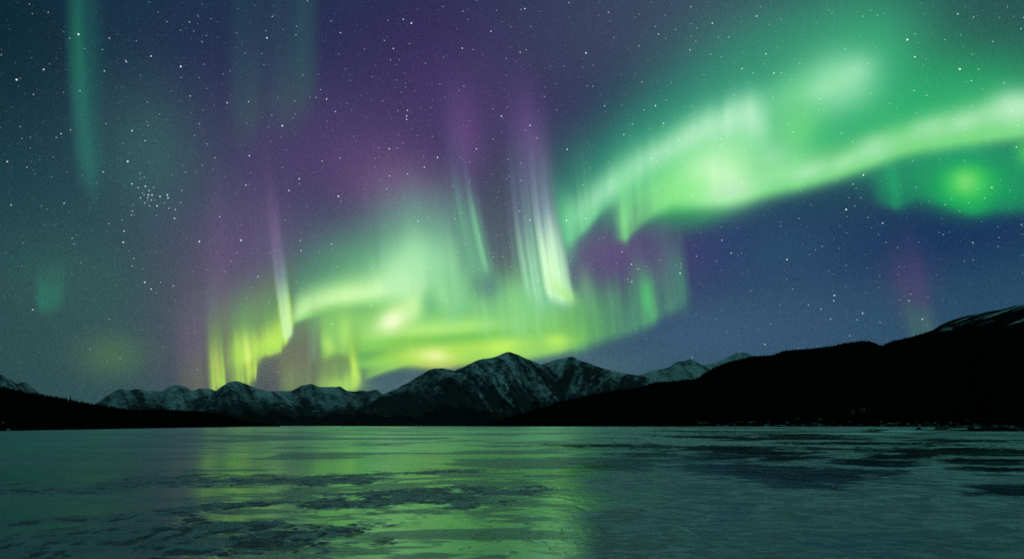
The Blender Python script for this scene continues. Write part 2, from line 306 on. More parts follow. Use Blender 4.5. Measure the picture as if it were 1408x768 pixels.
# ---------------------------------------------------------------- node helper
class Nodes:
    def __init__(s, tree):
        s.t = tree; tree.nodes.clear()
    def new(s, kind, **kw):
        n = s.t.nodes.new(kind)
        for k, v in kw.items():
            setattr(n, k, v)
        return n
    def put(s, sock, v):
        if isinstance(v, bpy.types.NodeSocket):
            s.t.links.new(v, sock)
        elif v is not None:
            sock.default_value = v
    def math(s, op, a, b=None, c=None, clamp=False):
        n = s.new('ShaderNodeMath', operation=op, use_clamp=clamp)
        for i, v in enumerate((a, b, c)):
            if v is not None:
                s.put(n.inputs[i], v)
        return n.outputs[0]
    def vec(s, op, a, b=None, c=None, scale=None):
        n = s.new('ShaderNodeVectorMath', operation=op)
        for i, v in enumerate((a, b, c)):
            if v is not None:
                s.put(n.inputs[i], v)
        if scale is not None:
            s.put(n.inputs['Scale'], scale)
        return n.outputs['Value'] if op in ('DOT_PRODUCT', 'LENGTH', 'DISTANCE') else n.outputs['Vector']
    def mix(s, f, a, b):
        n = s.new('ShaderNodeMix', data_type='RGBA')
        s.put(n.inputs[0], f); s.put(n.inputs[6], a); s.put(n.inputs[7], b)
        return n.outputs[2]
    def ramp(s, f, lo, hi, a=0.0, b=1.0):
        n = s.new('ShaderNodeMapRange', interpolation_type='SMOOTHSTEP')
        s.put(n.inputs[0], f)
        for i, v in zip((1, 2, 3, 4), (lo, hi, a, b)):
            s.put(n.inputs[i], v)
        return n.outputs[0]
    def noise(s, vec, scale, detail=3.0, rough=0.5, dist=0.0):
        n = s.new('ShaderNodeTexNoise')
        s.put(n.inputs['Vector'], vec)
        n.inputs['Scale'].default_value = scale; n.inputs['Detail'].default_value = detail
        n.inputs['Roughness'].default_value = rough; n.inputs['Distortion'].default_value = dist
        return n.outputs['Fac']

def rgba(c):
    return tuple(float(v) for v in lin(c)) + (1.0,)

# ---------------------------------------------------------------- the sky itself: night colour, star field, no lamp
world = bpy.data.worlds.new('World')
sc.world = world
world.use_nodes = True
N = Nodes(world.node_tree)
d = N.new('ShaderNodeTexCoord').outputs['Generated']
colour = rgba(SKY_BASE)
for (x, y, sx, sy, c, w) in SKY_FIELDS:
    k = np.array([F / sx, F / max(sx, sy), F / sy]); p = dirs(x, y) * k
    q = N.vec('MULTIPLY_ADD', d, tuple(k), tuple(-p))
    g = N.math('MULTIPLY', N.math('POWER', math.exp(-1), N.vec('DOT_PRODUCT', q, q)), w)
    colour = N.mix(g, colour, rgba(c))
# fine noise put into the sky colour, imitating camera grain
grain = N.noise(d, 760.0, 2.0, 0.7)
colour = N.vec('SCALE', colour, scale=N.ramp(grain, 0.25, 0.75, 0.70, 1.3))

def star_layer(scale, radius, gain, power, stretch):
    v = N.new('ShaderNodeTexVoronoi', feature='F1')
    N.put(v.inputs['Vector'], N.vec('MULTIPLY', d, stretch))
    v.inputs['Scale'].default_value = scale
    core = N.math('MULTIPLY', N.math('SUBTRACT', radius, v.outputs['Distance']), 1.0 / radius, clamp=True)
    sep = N.new('ShaderNodeSeparateColor'); N.put(sep.inputs[0], v.outputs['Color'])
    lum = N.math('MULTIPLY', N.math('POWER', sep.outputs[0], power), gain)
    tint = N.mix(sep.outputs[1], (0.75, 0.9, 1.0, 1), (1.0, 0.97, 0.85, 1))
    return N.vec('SCALE', tint, scale=N.math('MULTIPLY', N.ramp(core, 0.0, 0.75), lum))
stars = N.vec('ADD', star_layer(75.0, 0.085, 1.4, 2.6, (1, 1, 1)), star_layer(150.0, 0.12, .85, 2.6, (1, 1, 1)))
stars = N.vec('ADD', stars, star_layer(270.0, 0.15, 0.22, 1.6, (1, 1, 1)))
# the brightest stars and the small cluster, each at its own bearing
rs = random.Random(7)
BRIGHT = [(23, 110), (60, 96), (84, 184), (176, 222), (182, 180), (144, 98), (108, 47), (174, 85), (88, 279), (199, 388), (170, 318), (150, 53), (249, 92), (208, 77), (262, 132),
          (274, 332), (338, 255), (200, 194), (388, 173), (343, 214), (302, 298), (331, 330), (355, 380), (413, 330), (465, 270), (583, 230), (443, 221), (566, 32), (722, 12), (782, 4),
          (1147, 406), (1142, 438), (1210, 443), (1268, 438), (1250, 413), (958, 352), (935, 375), (1005, 348), (1173, 253), (1164, 288), (1214, 307), (1398, 202), (1248, 55), (1258, 78),
          (1336, 111), (1186, 430), (1168, 461), (1060, 445), (1052, 473), (912, 170), (883, 113), (806, 73), (655, 205), (1112, 419), (1320, 95), (1040, 22)]
CLUSTER = [(200, 256), (205, 262), (196, 265), (209, 268), (203, 272), (213, 275), (220, 270), (199, 279), (206, 283), (216, 283), (193, 272), (226, 279), (231, 272), (190, 258), (211, 258),
           (230, 268), (182, 290), (215, 296), (240, 300), (241, 288), (198, 268), (204, 268), (208, 275)]
def star_group(pts, radius, gain):
    near = None
    for (x, y) in pts:
        q = N.vec('DISTANCE', d, tuple(dirs(x, y)))
        near = q if near is None else N.math('MINIMUM', near, q)
    return N.math('MULTIPLY', N.ramp(near, radius * 0.25, radius, 1.0, 0.0), gain)
pts = [(x + rs.uniform(-.5, .5), y + rs.uniform(-.5, .5)) for x, y in BRIGHT]
glint = None
for k, (rad, gain) in enumerate([(.00145, 1.0), (.00118, .85), (.001, .7)]):
    g = star_group(pts[k::3], rad, gain); glint = g if glint is None else N.math('ADD', glint, g)
for k, (rad, gain) in enumerate([(.00125, .8), (.00105, .65), (.00085, .5)]):
    glint = N.math('ADD', glint, star_group(CLUSTER[k::3], rad, gain))
stars = N.vec('ADD', stars, N.vec('SCALE', (0.85, 0.95, 1.0), scale=glint))
sep = N.new('ShaderNodeSeparateXYZ'); N.put(sep.inputs[0], d)
stars = N.vec('SCALE', stars, scale=N.ramp(sep.outputs[2], 0.03, 0.3, 0.25, 1.0))   # air near the horizon dims them
bg = N.new('ShaderNodeBackground')
N.put(bg.inputs['Color'], N.vec('ADD', colour, stars)); bg.inputs['Strength'].default_value = 1.0
out = N.new('ShaderNodeOutputWorld'); N.put(out.inputs['Surface'], bg.outputs[0])
world.cycles.sampling_method = 'MANUAL'
world.cycles.sample_map_resolution = 512

# ================================================================ builders
def material(name, build):
    m = bpy.data.materials.new(name); m.use_nodes = True
    n = Nodes(m.node_tree); o = n.new('ShaderNodeOutputMaterial')
    n.put(o.inputs['Surface'], build(n))
    return m

def attr(n, name, field='Fac'):
    return n.new('ShaderNodeAttribute', attribute_name=name).outputs[field]

def bsdf(n, col, rough=0.8, normal=None, ior=1.31, spec=0.5, tint=None):
    b = n.new('ShaderNodeBsdfPrincipled')
    n.put(b.inputs['Base Color'], col); n.put(b.inputs['Roughness'], rough)
    b.inputs['IOR'].default_value = ior; b.inputs['Specular IOR Level'].default_value = spec
    if tint is not None:
        b.inputs['Specular Tint'].default_value = tint
    if normal is not None:
        n.put(b.inputs['Normal'], normal)
    return b.outputs[0]

def bump(n, h, strength, dist):
    b = n.new('ShaderNodeBump'); n.put(b.inputs['Height'], h)
    b.inputs['Strength'].default_value = strength; b.inputs['Distance'].default_value = dist
    return b.outputs[0]

def mesh_object(name, V, Fc, mat, smooth=True, attrs=None, parent=None):
    V = np.asarray(V, np.float32); Fc = np.asarray(Fc, np.int32)
    me = bpy.data.meshes.new(name)
    k = Fc.shape[1]
    me.vertices.add(len(V)); me.vertices.foreach_set('co', V.ravel())
    me.loops.add(Fc.size); me.loops.foreach_set('vertex_index', Fc.ravel())
    me.polygons.add(len(Fc)); me.polygons.foreach_set('loop_start', np.arange(0, Fc.size, k, dtype=np.int32))
    me.polygons.foreach_set('use_smooth', np.full(len(Fc), smooth))
    me.update(calc_edges=True); me.validate()
    for an, av in (attrs or {}).items():
        av = np.asarray(av, np.float32)
        if av.ndim == 1:
            a = me.attributes.new(an, 'FLOAT', 'POINT'); a.data.foreach_set('value', av)
        else:
            a = me.attributes.new(an, 'FLOAT_COLOR', 'POINT')
            a.data.foreach_set('color', np.concatenate([av, np.ones((len(av), 1), np.float32)], 1).ravel())
    me.materials.append(mat)
    o = bpy.data.objects.new(name, me); COL.objects.link(o)
    if parent is not None:
        o.parent = parent
    return o

def tag(o, label=None, cat=None, group=None, kind=None):
    for k, v in (('label', label), ('category', cat), ('group', group), ('kind', kind)):
        if v:
            o[k] = v
    return o

def grid_faces(nr, nc):
    i = np.arange((nr - 1) * nc).reshape(nr - 1, nc)[:, :-1]
    return np.stack([i, i + 1, i + nc + 1, i + nc], -1).reshape(-1, 4)

def bearing(x, y):
    """ground direction and slope for a frame angle"""
    q = dirs(x, y); h = np.hypot(q[..., 0], q[..., 1])
    return q[..., 0] / h, q[..., 1] / h, q[..., 2] / h

def on_ice(x, y):
    hx, hy, s = bearing(x, y)
    r = CAM_H / np.maximum(-s, 1e-6)
    return hx * r, hy * r

# ================================================================ frozen lake
def lake():
    yo = np.concatenate([np.arange(330, 14, -0.55), np.arange(14, 3, -0.22), np.arange(3, 0.55, -0.1)])
    r = CAM_H * F / yo
    r = np.concatenate([[0.5, 3.0, 8.0, 13.0], r, [12500, 16000, 24000, 60000]])
    az = np.concatenate([np.linspace(-180, -46, 40)[:-1], np.linspace(-46, 46, 1250), np.linspace(46, 180, 40)[1:]])
    az = np.radians(az)
    R, A = np.meshgrid(r, az, indexing='ij')
    X = R * np.sin(A); Y = R * np.cos(A)
    # frame angles of each point, to set patches where they lie on the ice
    zc = Y * math.cos(TH) - CAM_H * math.sin(TH); yc = -CAM_H * math.cos(TH) - Y * math.sin(TH)
    front = zc > 0.5
    px = np.where(front, 704 + F * X / np.where(front, zc, 1), -5000); py = np.where(front, 384 - F * yc / np.where(front, zc, 1), 5000)
    fine = fbm(X / 1.3, Y / 1.3, 5, 4); mid = fbm(X / 6.0, Y / 6.0, 15, 4); big = fbm(X / 30.0, Y / 38.0, 25, 4); huge = fbm(X / 160.0, Y / 210.0, 35, 4)
    edge = (mid - .5) * 1.5 + (fine - .5) * 1.0 + (fbm(X / 2.6, Y / 3.4, 85, 4) - .5) * 1.3
    def patch(x, y, sx, sy, tilt=0.0, soft=.6):
        v = (py - y - tilt * (px - x)) / sy; u = (px - x) / sx
        return sstep(1 + soft, 1 - soft, np.sqrt(u * u + v * v) - edge * .9)
    # snow = 1 wind-packed crust, 0 bare ice
    drift = fbm(X / 17.0, Y / 21.0, 45, 6, .58); drift2 = fbm(X / 55.0, Y / 70.0, 55, 5, .55)
    crust = sstep(.50, .60, drift * .55 + drift2 * .45)
    east = sstep(740, 900, px + 160 * (big - .5))
    rough_snow = np.zeros_like(R)
    for a in [(290, 661, 240, 8, -.012), (60, 672, 150, 6, .01), (570, 684, 130, 13, -.05), (700, 676, 60, 9, -.04), (180, 746, 310, 26, 0.0), (300, 726, 130, 9, -.02), (620, 648, 90, 3, -.03), (470, 690, 60, 7, -.1),
              (90, 716, 200, 5, -.07), (330, 695, 80, 4, -.06), (450, 662, 60, 5, -.1), (480, 652, 110, 3, -.02), (560, 676, 70, 4, -.05), (640, 695, 60, 6, -.1)]:
        rough_snow = np.maximum(rough_snow, patch(*a))
    bare = np.zeros_like(R)
    for a in [(1120, 656, 110, 15, .03), (1020, 646, 90, 8, .03), (1205, 637, 60, 7, .02), (860, 642, 60, 8, -.03), (1080, 630, 55, 4, 0), (1395, 676, 55, 9, .05), (1000, 617, 90, 5, 0), (1280, 620, 110, 5, .02),
              (1350, 633, 60, 4, 0), (1208, 593, 22, 3.4, 0), (970, 600, 80, 2, 0), (1180, 609, 120, 2.5, 0), (1330, 606, 70, 2, 0), (900, 625, 60, 4, 0), (840, 612, 90, 3, 0), (1100, 598, 90, 2, 0), (860, 634, 70, 5, -.02), (990, 628, 60, 5, 0), (1060, 622, 80, 3, 0), (1240, 627, 60, 4, 0), (1330, 618, 90, 3, 0), (1370, 645, 60, 3, .02)]:
        bare = np.maximum(bare, patch(*a))
    soft_bare = np.maximum(np.maximum(patch(985, 715, 50, 22, -.35), patch(930, 675, 70, 8, -.05)), np.maximum(patch(820, 690, 60, 12, .02), patch(1180, 755, 150, 16, 0)))
    bare = np.maximum(bare, .42 * soft_bare)
    west = sstep(330, 200, px)
    lr = np.log(np.maximum(R, 1))
    def zone(a, c, e, g):
        return sstep(math.log(a), math.log(c), lr) * sstep(math.log(g), math.log(e), lr)
    w = [zone(1, 2, 60, 130), zone(60, 130, 190, 400), zone(190, 400, 520, 1000), zone(520, 1000, 1e5, 2e5)]
    st = w[0] * fbm(X / 6.0, Y / 3.4, 95, 5, .55) + w[1] * fbm(X / 20.0, Y / 12.0, 97, 4, .5) + w[2] * fbm(X / 62.0, Y / 55.0, 99, 4, .5) + w[3] * fbm(X / 170.0, Y / 260.0, 103, 4, .5)
    streaks = sstep(.48, .58, st)
    bare = np.maximum(bare, east * sstep(.52, .60, st) * sstep(85, 120, R) * (.55 + .45 * sstep(.42, .56, drift2)))
    rough_near = patch(300, 750, 210, 27, 0) ; pit_zone = np.maximum(patch(330, 748, 180, 24, 0), .6 * patch(480, 728, 80, 26, -.12))
    snow = .62 * crust * (1 - east) * (.5 + .5 * west) + rough_snow * .84
    snow = np.where(east > 0, snow * (1 - east) + east * (.95 - .10 * sstep(.5, .65, drift2)) * (1 - .95 * bare), snow)
    snow = np.clip(snow, 0, 1)
    near = sstep(420, 60, R)
    lumps = fbm(X / .9, Y / .9, 61, 4, ridged=True)
    pf = fbm(X / .75 + 9, Y / 1.25, 71, 2)
    pits = np.clip(sstep(.50, .62, pf) * pit_zone + sstep(.60, .70, pf) * np.maximum(rough_snow, .3 * patch(700, 740, 120, 30)), 0, 1)
    lump_area = np.clip(rough_snow + .25 * east, 0, 1)
    Z = (lump_area * (.20 * (lumps - .5) + .12 * (mid - .5)) - .07 * pits + (1 - bare) * (1 - soft_bare) * east * .10 * (fbm(X / 3.2, Y / 1.5, 107, 4, .55, ridged=True) - .5) + (big - .5) * .10 + .02 * (fine - .5) * snow) * near
    Z = Z + sstep(700, 200, R) * .05 * (huge - .5)
    Z = np.where(R > 9000, 0, Z)
    greyed = np.clip(rough_snow * (1 - east) + .55 * west + east * .40 * sstep(120, 45, R), 0, 1)  # greyer snow colour: rough patches, the west side, and nearer in the east
    dull = streaks * (1 - .9 * east) * np.where(px < 250, .7, 1)
    n_in = len(az)
    V = np.stack([X, Y, Z], -1).reshape(-1, 3)
    f = grid_faces(len(r), n_in)
    def ice_mat(n):
        tc = n.new('ShaderNodeTexCoord').outputs['Object']
        s, dl, pit, greyed, bare, far = (attr(n, k) for k in ('snow', 'dull', 'pits', 'greyed', 'bare', 'far'))
        n1 = n.noise(tc, .35, 6, .62); n2 = n.noise(tc, 2.3, 5, .6); n3 = n.noise(tc, 14.0, 3, .6)
        streak = n.noise(n.vec('MULTIPLY', tc, (.5, .9, 1)), .06, 5, .6, .4)
        ripple = n.noise(n.vec('MULTIPLY', tc, (.5, .8, 1)), .6, 7, .68, 1.2)
        wob = n.math('SUBTRACT', n.math('ADD', n.math('MULTIPLY', n1, .6), n.math('MULTIPLY', n2, .4)), .5)
        sn = n.ramp(n.math('ADD', s, n.math('MULTIPLY', wob, 1.4)), .14, .84)
        sn = n.math('MULTIPLY', sn, n.math('MULTIPLY_ADD', bare, -.85, 1.0))
        sn = n.math('MAXIMUM', sn, n.math('MULTIPLY', dl, .72))
        dirty = n.math('MULTIPLY', dl, .6)
        icec = n.mix(n.ramp(streak, .35, .65), (.012, .032, .040, 1), (.03, .06, .07, 1))
        snowc = n.mix(n.ramp(n2, .35, .7), (.62, .68, .70, 1), (.82, .86, .88, 1))
        snowc = n.mix(n.ramp(ripple, .44, .55, .9, 0.0), snowc, (.17, .22, .24, 1))
        snowc = n.mix(n.ramp(streak, .40, .60, .3, 0.0), snowc, (.26, .32, .34, 1))
        snowc = n.mix(n.ramp(n1, .40, .56, .6, 0.0), snowc, (.22, .28, .30, 1))
        snowc = n.mix(n.math('MAXIMUM', n.math('MULTIPLY', greyed, .8), dirty), snowc, (.25, .31, .33, 1))
        snowc = n.mix(n.math('MULTIPLY', pit, .85), snowc, (.07, .10, .11, 1))
        ir = n.math('MULTIPLY_ADD', far, .10, n.math('MULTIPLY_ADD', n1, .10, .12))
        ir = n.math('MULTIPLY_ADD', n.math('SUBTRACT', .085, ir), bare, ir)
        nb = bump(n, n.math('ADD', n2, n.math('MULTIPLY', n3, .6)), .22, .03)
        deep = n.new('ShaderNodeBsdfDiffuse'); n.put(deep.inputs['Color'], icec)
        gl = n.new('ShaderNodeBsdfGlossy'); n.put(gl.inputs['Roughness'], ir); n.put(gl.inputs['Color'], (.56, .88, .71, 1)); n.put(gl.inputs['Normal'], nb)
        fz = n.new('ShaderNodeFresnel'); fz.inputs['IOR'].default_value = 1.7
        refl = n.math('MULTIPLY_ADD', fz.outputs[0], .8, .2, clamp=True)
        refl = n.math('MULTIPLY', refl, n.math('MULTIPLY_ADD', pit, -.55, 1.0))
        mg = n.new('ShaderNodeMixShader'); n.put(mg.inputs[0], refl); n.put(mg.inputs[1], deep.outputs[0]); n.put(mg.inputs[2], gl.outputs[0])
        ice = mg.outputs[0]
        snw = bsdf(n, snowc, .5, bump(n, n.math('ADD', n.math('ADD', n2, n.math('MULTIPLY', n3, .5)), ripple), 1.0, .18), 1.31, .4)
        m = n.new('ShaderNodeMixShader'); n.put(m.inputs[0], sn); n.put(m.inputs[1], ice); n.put(m.inputs[2], snw)
        return m.outputs[0]
    o = mesh_object('lake', V, f, material('lake_ice', ice_mat), True, {'snow': snow.ravel(), 'dull': dull.ravel(), 'pits': pits.ravel(), 'greyed': greyed.ravel(), 'bare': bare.ravel(), 'far': sstep(60, 260, R).ravel()})
    tag(o, kind='structure')
lake()

# ================================================================ mountains and hills
def mountain_mat(n):
    geo = n.new('ShaderNodeNewGeometry'); tc = n.new('ShaderNodeTexCoord').outputs['Object']
    s = attr(n, 'snow'); fo = attr(n, 'forest')
    a = n.noise(tc, .012, 6, .65); b = n.noise(tc, .05, 5, .65)
    sep = n.new('ShaderNodeSeparateXYZ'); n.put(sep.inputs[0], geo.outputs['Normal'])
    v = n.math('ADD', s, n.math('MULTIPLY', n.math('SUBTRACT', n.math('ADD', n.math('MULTIPLY', a, .55), n.math('MULTIPLY', b, .45)), .5), 1.45))
    v = n.math('MULTIPLY', n.ramp(v, .12, 1.1), n.ramp(b, .30, .62, .45, 1.0))
    rock = n.mix(n.ramp(b, .35, .65), (.018, .022, .026, 1), (.06, .066, .072, 1))
    snow = n.mix(n.ramp(a, .35, .65), (.44, .50, .54, 1), (.74, .79, .82, 1))
    c = n.mix(v, rock, snow)
    f2 = n.ramp(n.math('ADD', fo, n.math('MULTIPLY', n.math('SUBTRACT', b, .5), .8)), .35, .65)
    c = n.mix(f2, c, (.012, .017, .017, 1))
    return bsdf(n, c, .9, bump(n, b, .8, 8.0), 1.3, .05)
MOUNTAIN = material('snow_and_rock', mountain_mat)

def mountain(name, label, ridge, D, front, back, seed, snow_lo, snow_hi, tree_hi=0.0, lean=0.0, relief=.2, nu=420, nv=110, jag=.8, gully=26.0, p=1.2, chutes=1.2, tip=0.0, grit=.85, base=.03, kind='structure'):
    P = np.asarray(ridge, float)
    xs = np.linspace(P[0, 0], P[-1, 0], nu)
    y = .5 * spline(xs, P[:, 0], P[:, 1]) + .5 * np.interp(xs, P[:, 0], P[:, 1]) + jag * 2 * (fbm(xs / 7.0, 0 * xs, seed, 4) - .5)
    hx, hy, s = bearing(xs, y)
    H = np.maximum(CAM_H + D * s, 2.0)
    nb = nv // 4
    t = np.concatenate([np.linspace(1, 0, nv), -np.linspace(0, 1, nb + 1)[1:]])[:, None]
    dist = np.where(t >= 0, D - front * t, D - back * t)
    u = xs[None, :]
    tt = np.abs(t)
    q = u + lean * tt * 100
    g = fbm(q / gully, tt * 2.2 + 0 * u, seed + 3, 5, .55, ridged=True)
    iso = fbm(u / 16.0, tt * 9 + 0 * u, seed + 9, 5, .55, ridged=True)
    w = np.minimum(tt * 3.0, 1) * np.clip(1 - tt, 0, 1) ** .5
    h = H[None, :] * np.clip(1 - tt, 0, 1) ** p + H.max() * relief * w * ((g - .55) * 1.0 + (iso - .55) * .45)
    h = h * np.clip((1 - tt) * 12, 0, 1) - 3.0 * (tt > .985)
    Z = h; X = hx[None, :] * dist; Y = hy[None, :] * dist
    alt = h / H.max()
    chute = fbm(q / (gully * .42), tt * 1.6 + 0 * u, seed + 50, 4, .55)
    sn = .72 * sstep(snow_lo, snow_hi, alt) + (1.0 * (.52 - g) + chutes * (chute - .5)) * sstep(snow_lo - .4, snow_lo + .15, alt) + grit * (fbm(u / 6, tt * 20 + 0 * u, seed + 20, 5, .62) - .5) - tip * sstep(.80, .95, alt)
    sn = np.clip(sn * .85 + base, 0, 1)
    fo = sstep(tree_hi + .12, tree_hi - .12, alt + .35 * (fbm(q / 20, tt * 3 + 0 * u, seed + 30, 4) - .5)) if tree_hi > 0 else 0 * alt
    o = mesh_object(name, np.stack([X, Y, Z], -1).reshape(-1, 3), grid_faces(len(t), nu), MOUNTAIN, True, {'snow': sn.ravel(), 'forest': fo.ravel()})
    tag(o, label, 'mountain', kind=kind)
    return X, Y, Z

mountain('mountain', 'pale snowy twin-topped mountain at the left end of the far range', [(95, 578), (112, 566), (127, 557), (140, 549), (155, 538), (166, 534), (177, 536.5), (188, 534.6), (201, 537), (214, 537), (223, 537.5), (233, 531), (244, 528.7), (255, 531), (264, 535.7), (281, 533), (292, 535.7), (306, 540), (330, 552), (360, 572)],
         13500, 4200, 3000, 101, .0, .55, .12, lean=-.3, relief=.24)
mountain('mountain', 'rounded snowy peak with long right shoulder in the middle of the far range', [(245, 578), (270, 558), (292, 541), (306, 530), (314, 525.7), (323, 523), (336, 526.5), (349, 532), (364, 536), (380, 541), (399, 548), (420, 558), (450, 572), (470, 580)],
         12200, 4200, 3000, 131, .05, .6, .16, lean=-.35, relief=.26)
mountain('mountain', 'jagged snow-capped peaks low in the gap left of the highest mountain', [(330, 560), (352, 542), (380, 536.8), (399, 537.5), (406, 533.9), (417, 529), (428, 527.6), (439, 531), (454, 532), (467, 531), (476, 535.7), (484, 538), (495, 536.8), (506, 537.5), (517, 535.7), (526, 541), (545, 550), (580, 565), (610, 578)],
         14200, 4200, 3000, 161, .1, .6, .2, lean=-.3, relief=.26)
mountain('mountain', 'grey pointed shoulder peak rising just left of the highest mountain', [(470, 584), (490, 573), (508, 555), (526, 542), (549, 532), (567, 522), (582, 513), (595, 506.5), (608, 506), (622, 509), (640, 514), (665, 530), (700, 555), (730, 575)],
         9800, 3800, 2600, 191, .1, .8, .16, lean=-.5, relief=.26, nu=460, nv=150)
mountain('mountain', 'highest snow-streaked rocky mountain at the centre across the lake', [(505, 584), (530, 572), (555, 556), (580, 540), (600, 524), (622, 511), (641, 502.5), (659, 494), (678, 491), (689, 486.6), (700, 483.6), (711, 487), (722, 492), (733, 497), (748, 502), (765, 509), (785, 520), (810, 536), (840, 555), (880, 575), (900, 582)],
         8600, 3400, 2600, 223, .0, .85, .16, lean=-.75, relief=.24, nu=760, nv=240, gully=24, chutes=2.4)
mountain('mountain', 'dark second summit with broken snow joined to the right of the highest mountain', [(690, 560), (715, 530), (735, 507), (748, 499.5), (761, 495), (774, 492), (787, 490), (796, 494), (811, 499.5), (826, 505), (844, 510), (866, 514), (885, 517), (903, 524.6), (930, 534), (970, 548), (1020, 566), (1070, 580)],
         9000, 3600, 2600, 257, .1, .95, .24, lean=.4, relief=.24, nu=640, nv=200, gully=24, chutes=2.0)
mountain('mountain', 'white snowy cone with a dark tip behind the right forest hill', [(840, 545), (862, 524), (881, 514.5), (890, 511), (897.5, 508.6), (911.5, 507), (921, 503.6), (930, 497.8), (940, 495.8), (949, 493.4), (957, 497), (966, 502), (980, 509), (1000, 520), (1030, 545)],
         15000, 4200, 3000, 281, -.2, .2, .0, lean=-.5, relief=.24, gully=22, tip=.6, base=.28, grit=.5)
mountain('mountain', 'smooth snowy dome peeking over the right forest ridge', [(930, 540), (950, 514), (966, 501.7), (975.6, 500), (985, 498.6), (993, 494.5), (1002, 490), (1011.5, 486), (1022.5, 484), (1029, 485.6), (1040, 489), (1070, 500), (1110, 520), (1150, 545)],
         16500, 4200, 3000, 307, -.1, .4, .0, lean=-.3, relief=.2, base=.2, grit=.5)
mountain('mountain', 'double-humped snowy mountain cut by the left frame edge', [(-260, 515), (-180, 505), (-100, 497), (-40, 504), (0, 514), (8.6, 518), (15.8, 521.5), (23.6, 527), (28.7, 525), (34.4, 524.6), (38.7, 527), (45.8, 533), (53, 538.7), (60, 544), (75, 555), (95, 570)],
         6500, 2600, 2000, 331, .0, .6, .05, lean=-.3, relief=.22, gully=20)

# ---- forest hills
def hill_mat(n):
    tc = n.new('ShaderNodeTexCoord').outputs['Object']
    a = n.noise(tc, .012, 6, .66); b = n.noise(tc, .09, 4, .6)
    s = attr(n, 'snow')
    v = n.math('ADD', s, n.math('MULTIPLY', n.math('SUBTRACT', n.math('ADD', n.math('MULTIPLY', a, .5), n.math('MULTIPLY', b, .5)), .5), 1.0))
    v = n.ramp(v, .42, .80)
    c = n.mix(n.ramp(b, .3, .7), (.004, .006, .006, 1), (.010, .013, .012, 1))
    c = n.mix(v, c, (.42, .48, .5, 1))
    return bsdf(n, c, .95, bump(n, b, .7, 2.0), 1.3, 0)
HILL = material('forest_floor', hill_mat)

def tier_tree():
    """unit conifer: ragged skirts on a tapered stem"""
    V = [(0, 0, 1.0)]; Fc = []
    rr = random.Random(3)
    for k, (zt, zb, rad) in enumerate([(1.0, .62, .13), (.74, .34, .20), (.48, .08, .27)]):
        top = len(V); V.append((0, 0, zt)); m = 7; ring = len(V)
        for i in range(m):
            a = 2 * math.pi * (i + .5 * k) / m; q = rad * rr.uniform(.72, 1.15)
            V.append((math.cos(a) * q, math.sin(a) * q, zb + rr.uniform(-.04, .04)))
        for i in range(m):
            Fc.append((top, ring + i, ring + (i + 1) % m))
    b = len(V); V += [(.03, 0, 0), (-.015, .026, 0), (-.015, -.026, 0), (0, 0, .5)]
    Fc += [(b, b + 1, b + 3), (b + 1, b + 2, b + 3), (b + 2, b, b + 3)]
    return np.array(V), np.array(Fc)
TV, TF = tier_tree()
CONIFER = material('conifer_needles', lambda n: bsdf(n, n.mix(n.ramp(n.noise(n.new('ShaderNodeTexCoord').outputs['Object'], .5, 3), .3, .7), (.005, .008, .007, 1), (.012, .017, .014, 1)), .95, None, 1.3, 0))

def forest(name, label, X, Y, Z, prob, count, seed, lo=6.0, hi=14.0):
    rg = np.random.default_rng(seed)
    nr, nc = X.shape
    pr = prob.ravel() / prob.sum()
    k = rg.choice(nr * nc, size=count, p=pr)
    i = np.clip(k // nc, 0, nr - 2); j = np.clip(k % nc, 0, nc - 2)
    a = rg.random(count); b = rg.random(count)
    def at(A):
        return (A[i, j] * (1 - a) + A[i + 1, j] * a) * (1 - b) + (A[i, j + 1] * (1 - a) + A[i + 1, j + 1] * a) * b
    P = np.stack([at(X), at(Y), at(Z) - .4], -1)
    h = lo + (hi - lo) * rg.random(count) ** 1.6
    wd = h * rg.uniform(.75, 1.25, count); an = rg.uniform(0, 6.28, count)
    ca, sa = np.cos(an)[:, None], np.sin(an)[:, None]
    vx = (TV[:, 0] * ca - TV[:, 1] * sa) * wd[:, None]; vy = (TV[:, 0] * sa + TV[:, 1] * ca) * wd[:, None]; vz = TV[:, 2] * h[:, None]
    V = np.stack([vx, vy, vz], -1) + P[:, None, :]
    Fc = (TF[None] + (np.arange(count) * len(TV))[:, None, None]).reshape(-1, 3)
    o = mesh_object(name, V.reshape(-1, 3), Fc, CONIFER, False)
    tag(o, label, 'forest', kind='stuff')

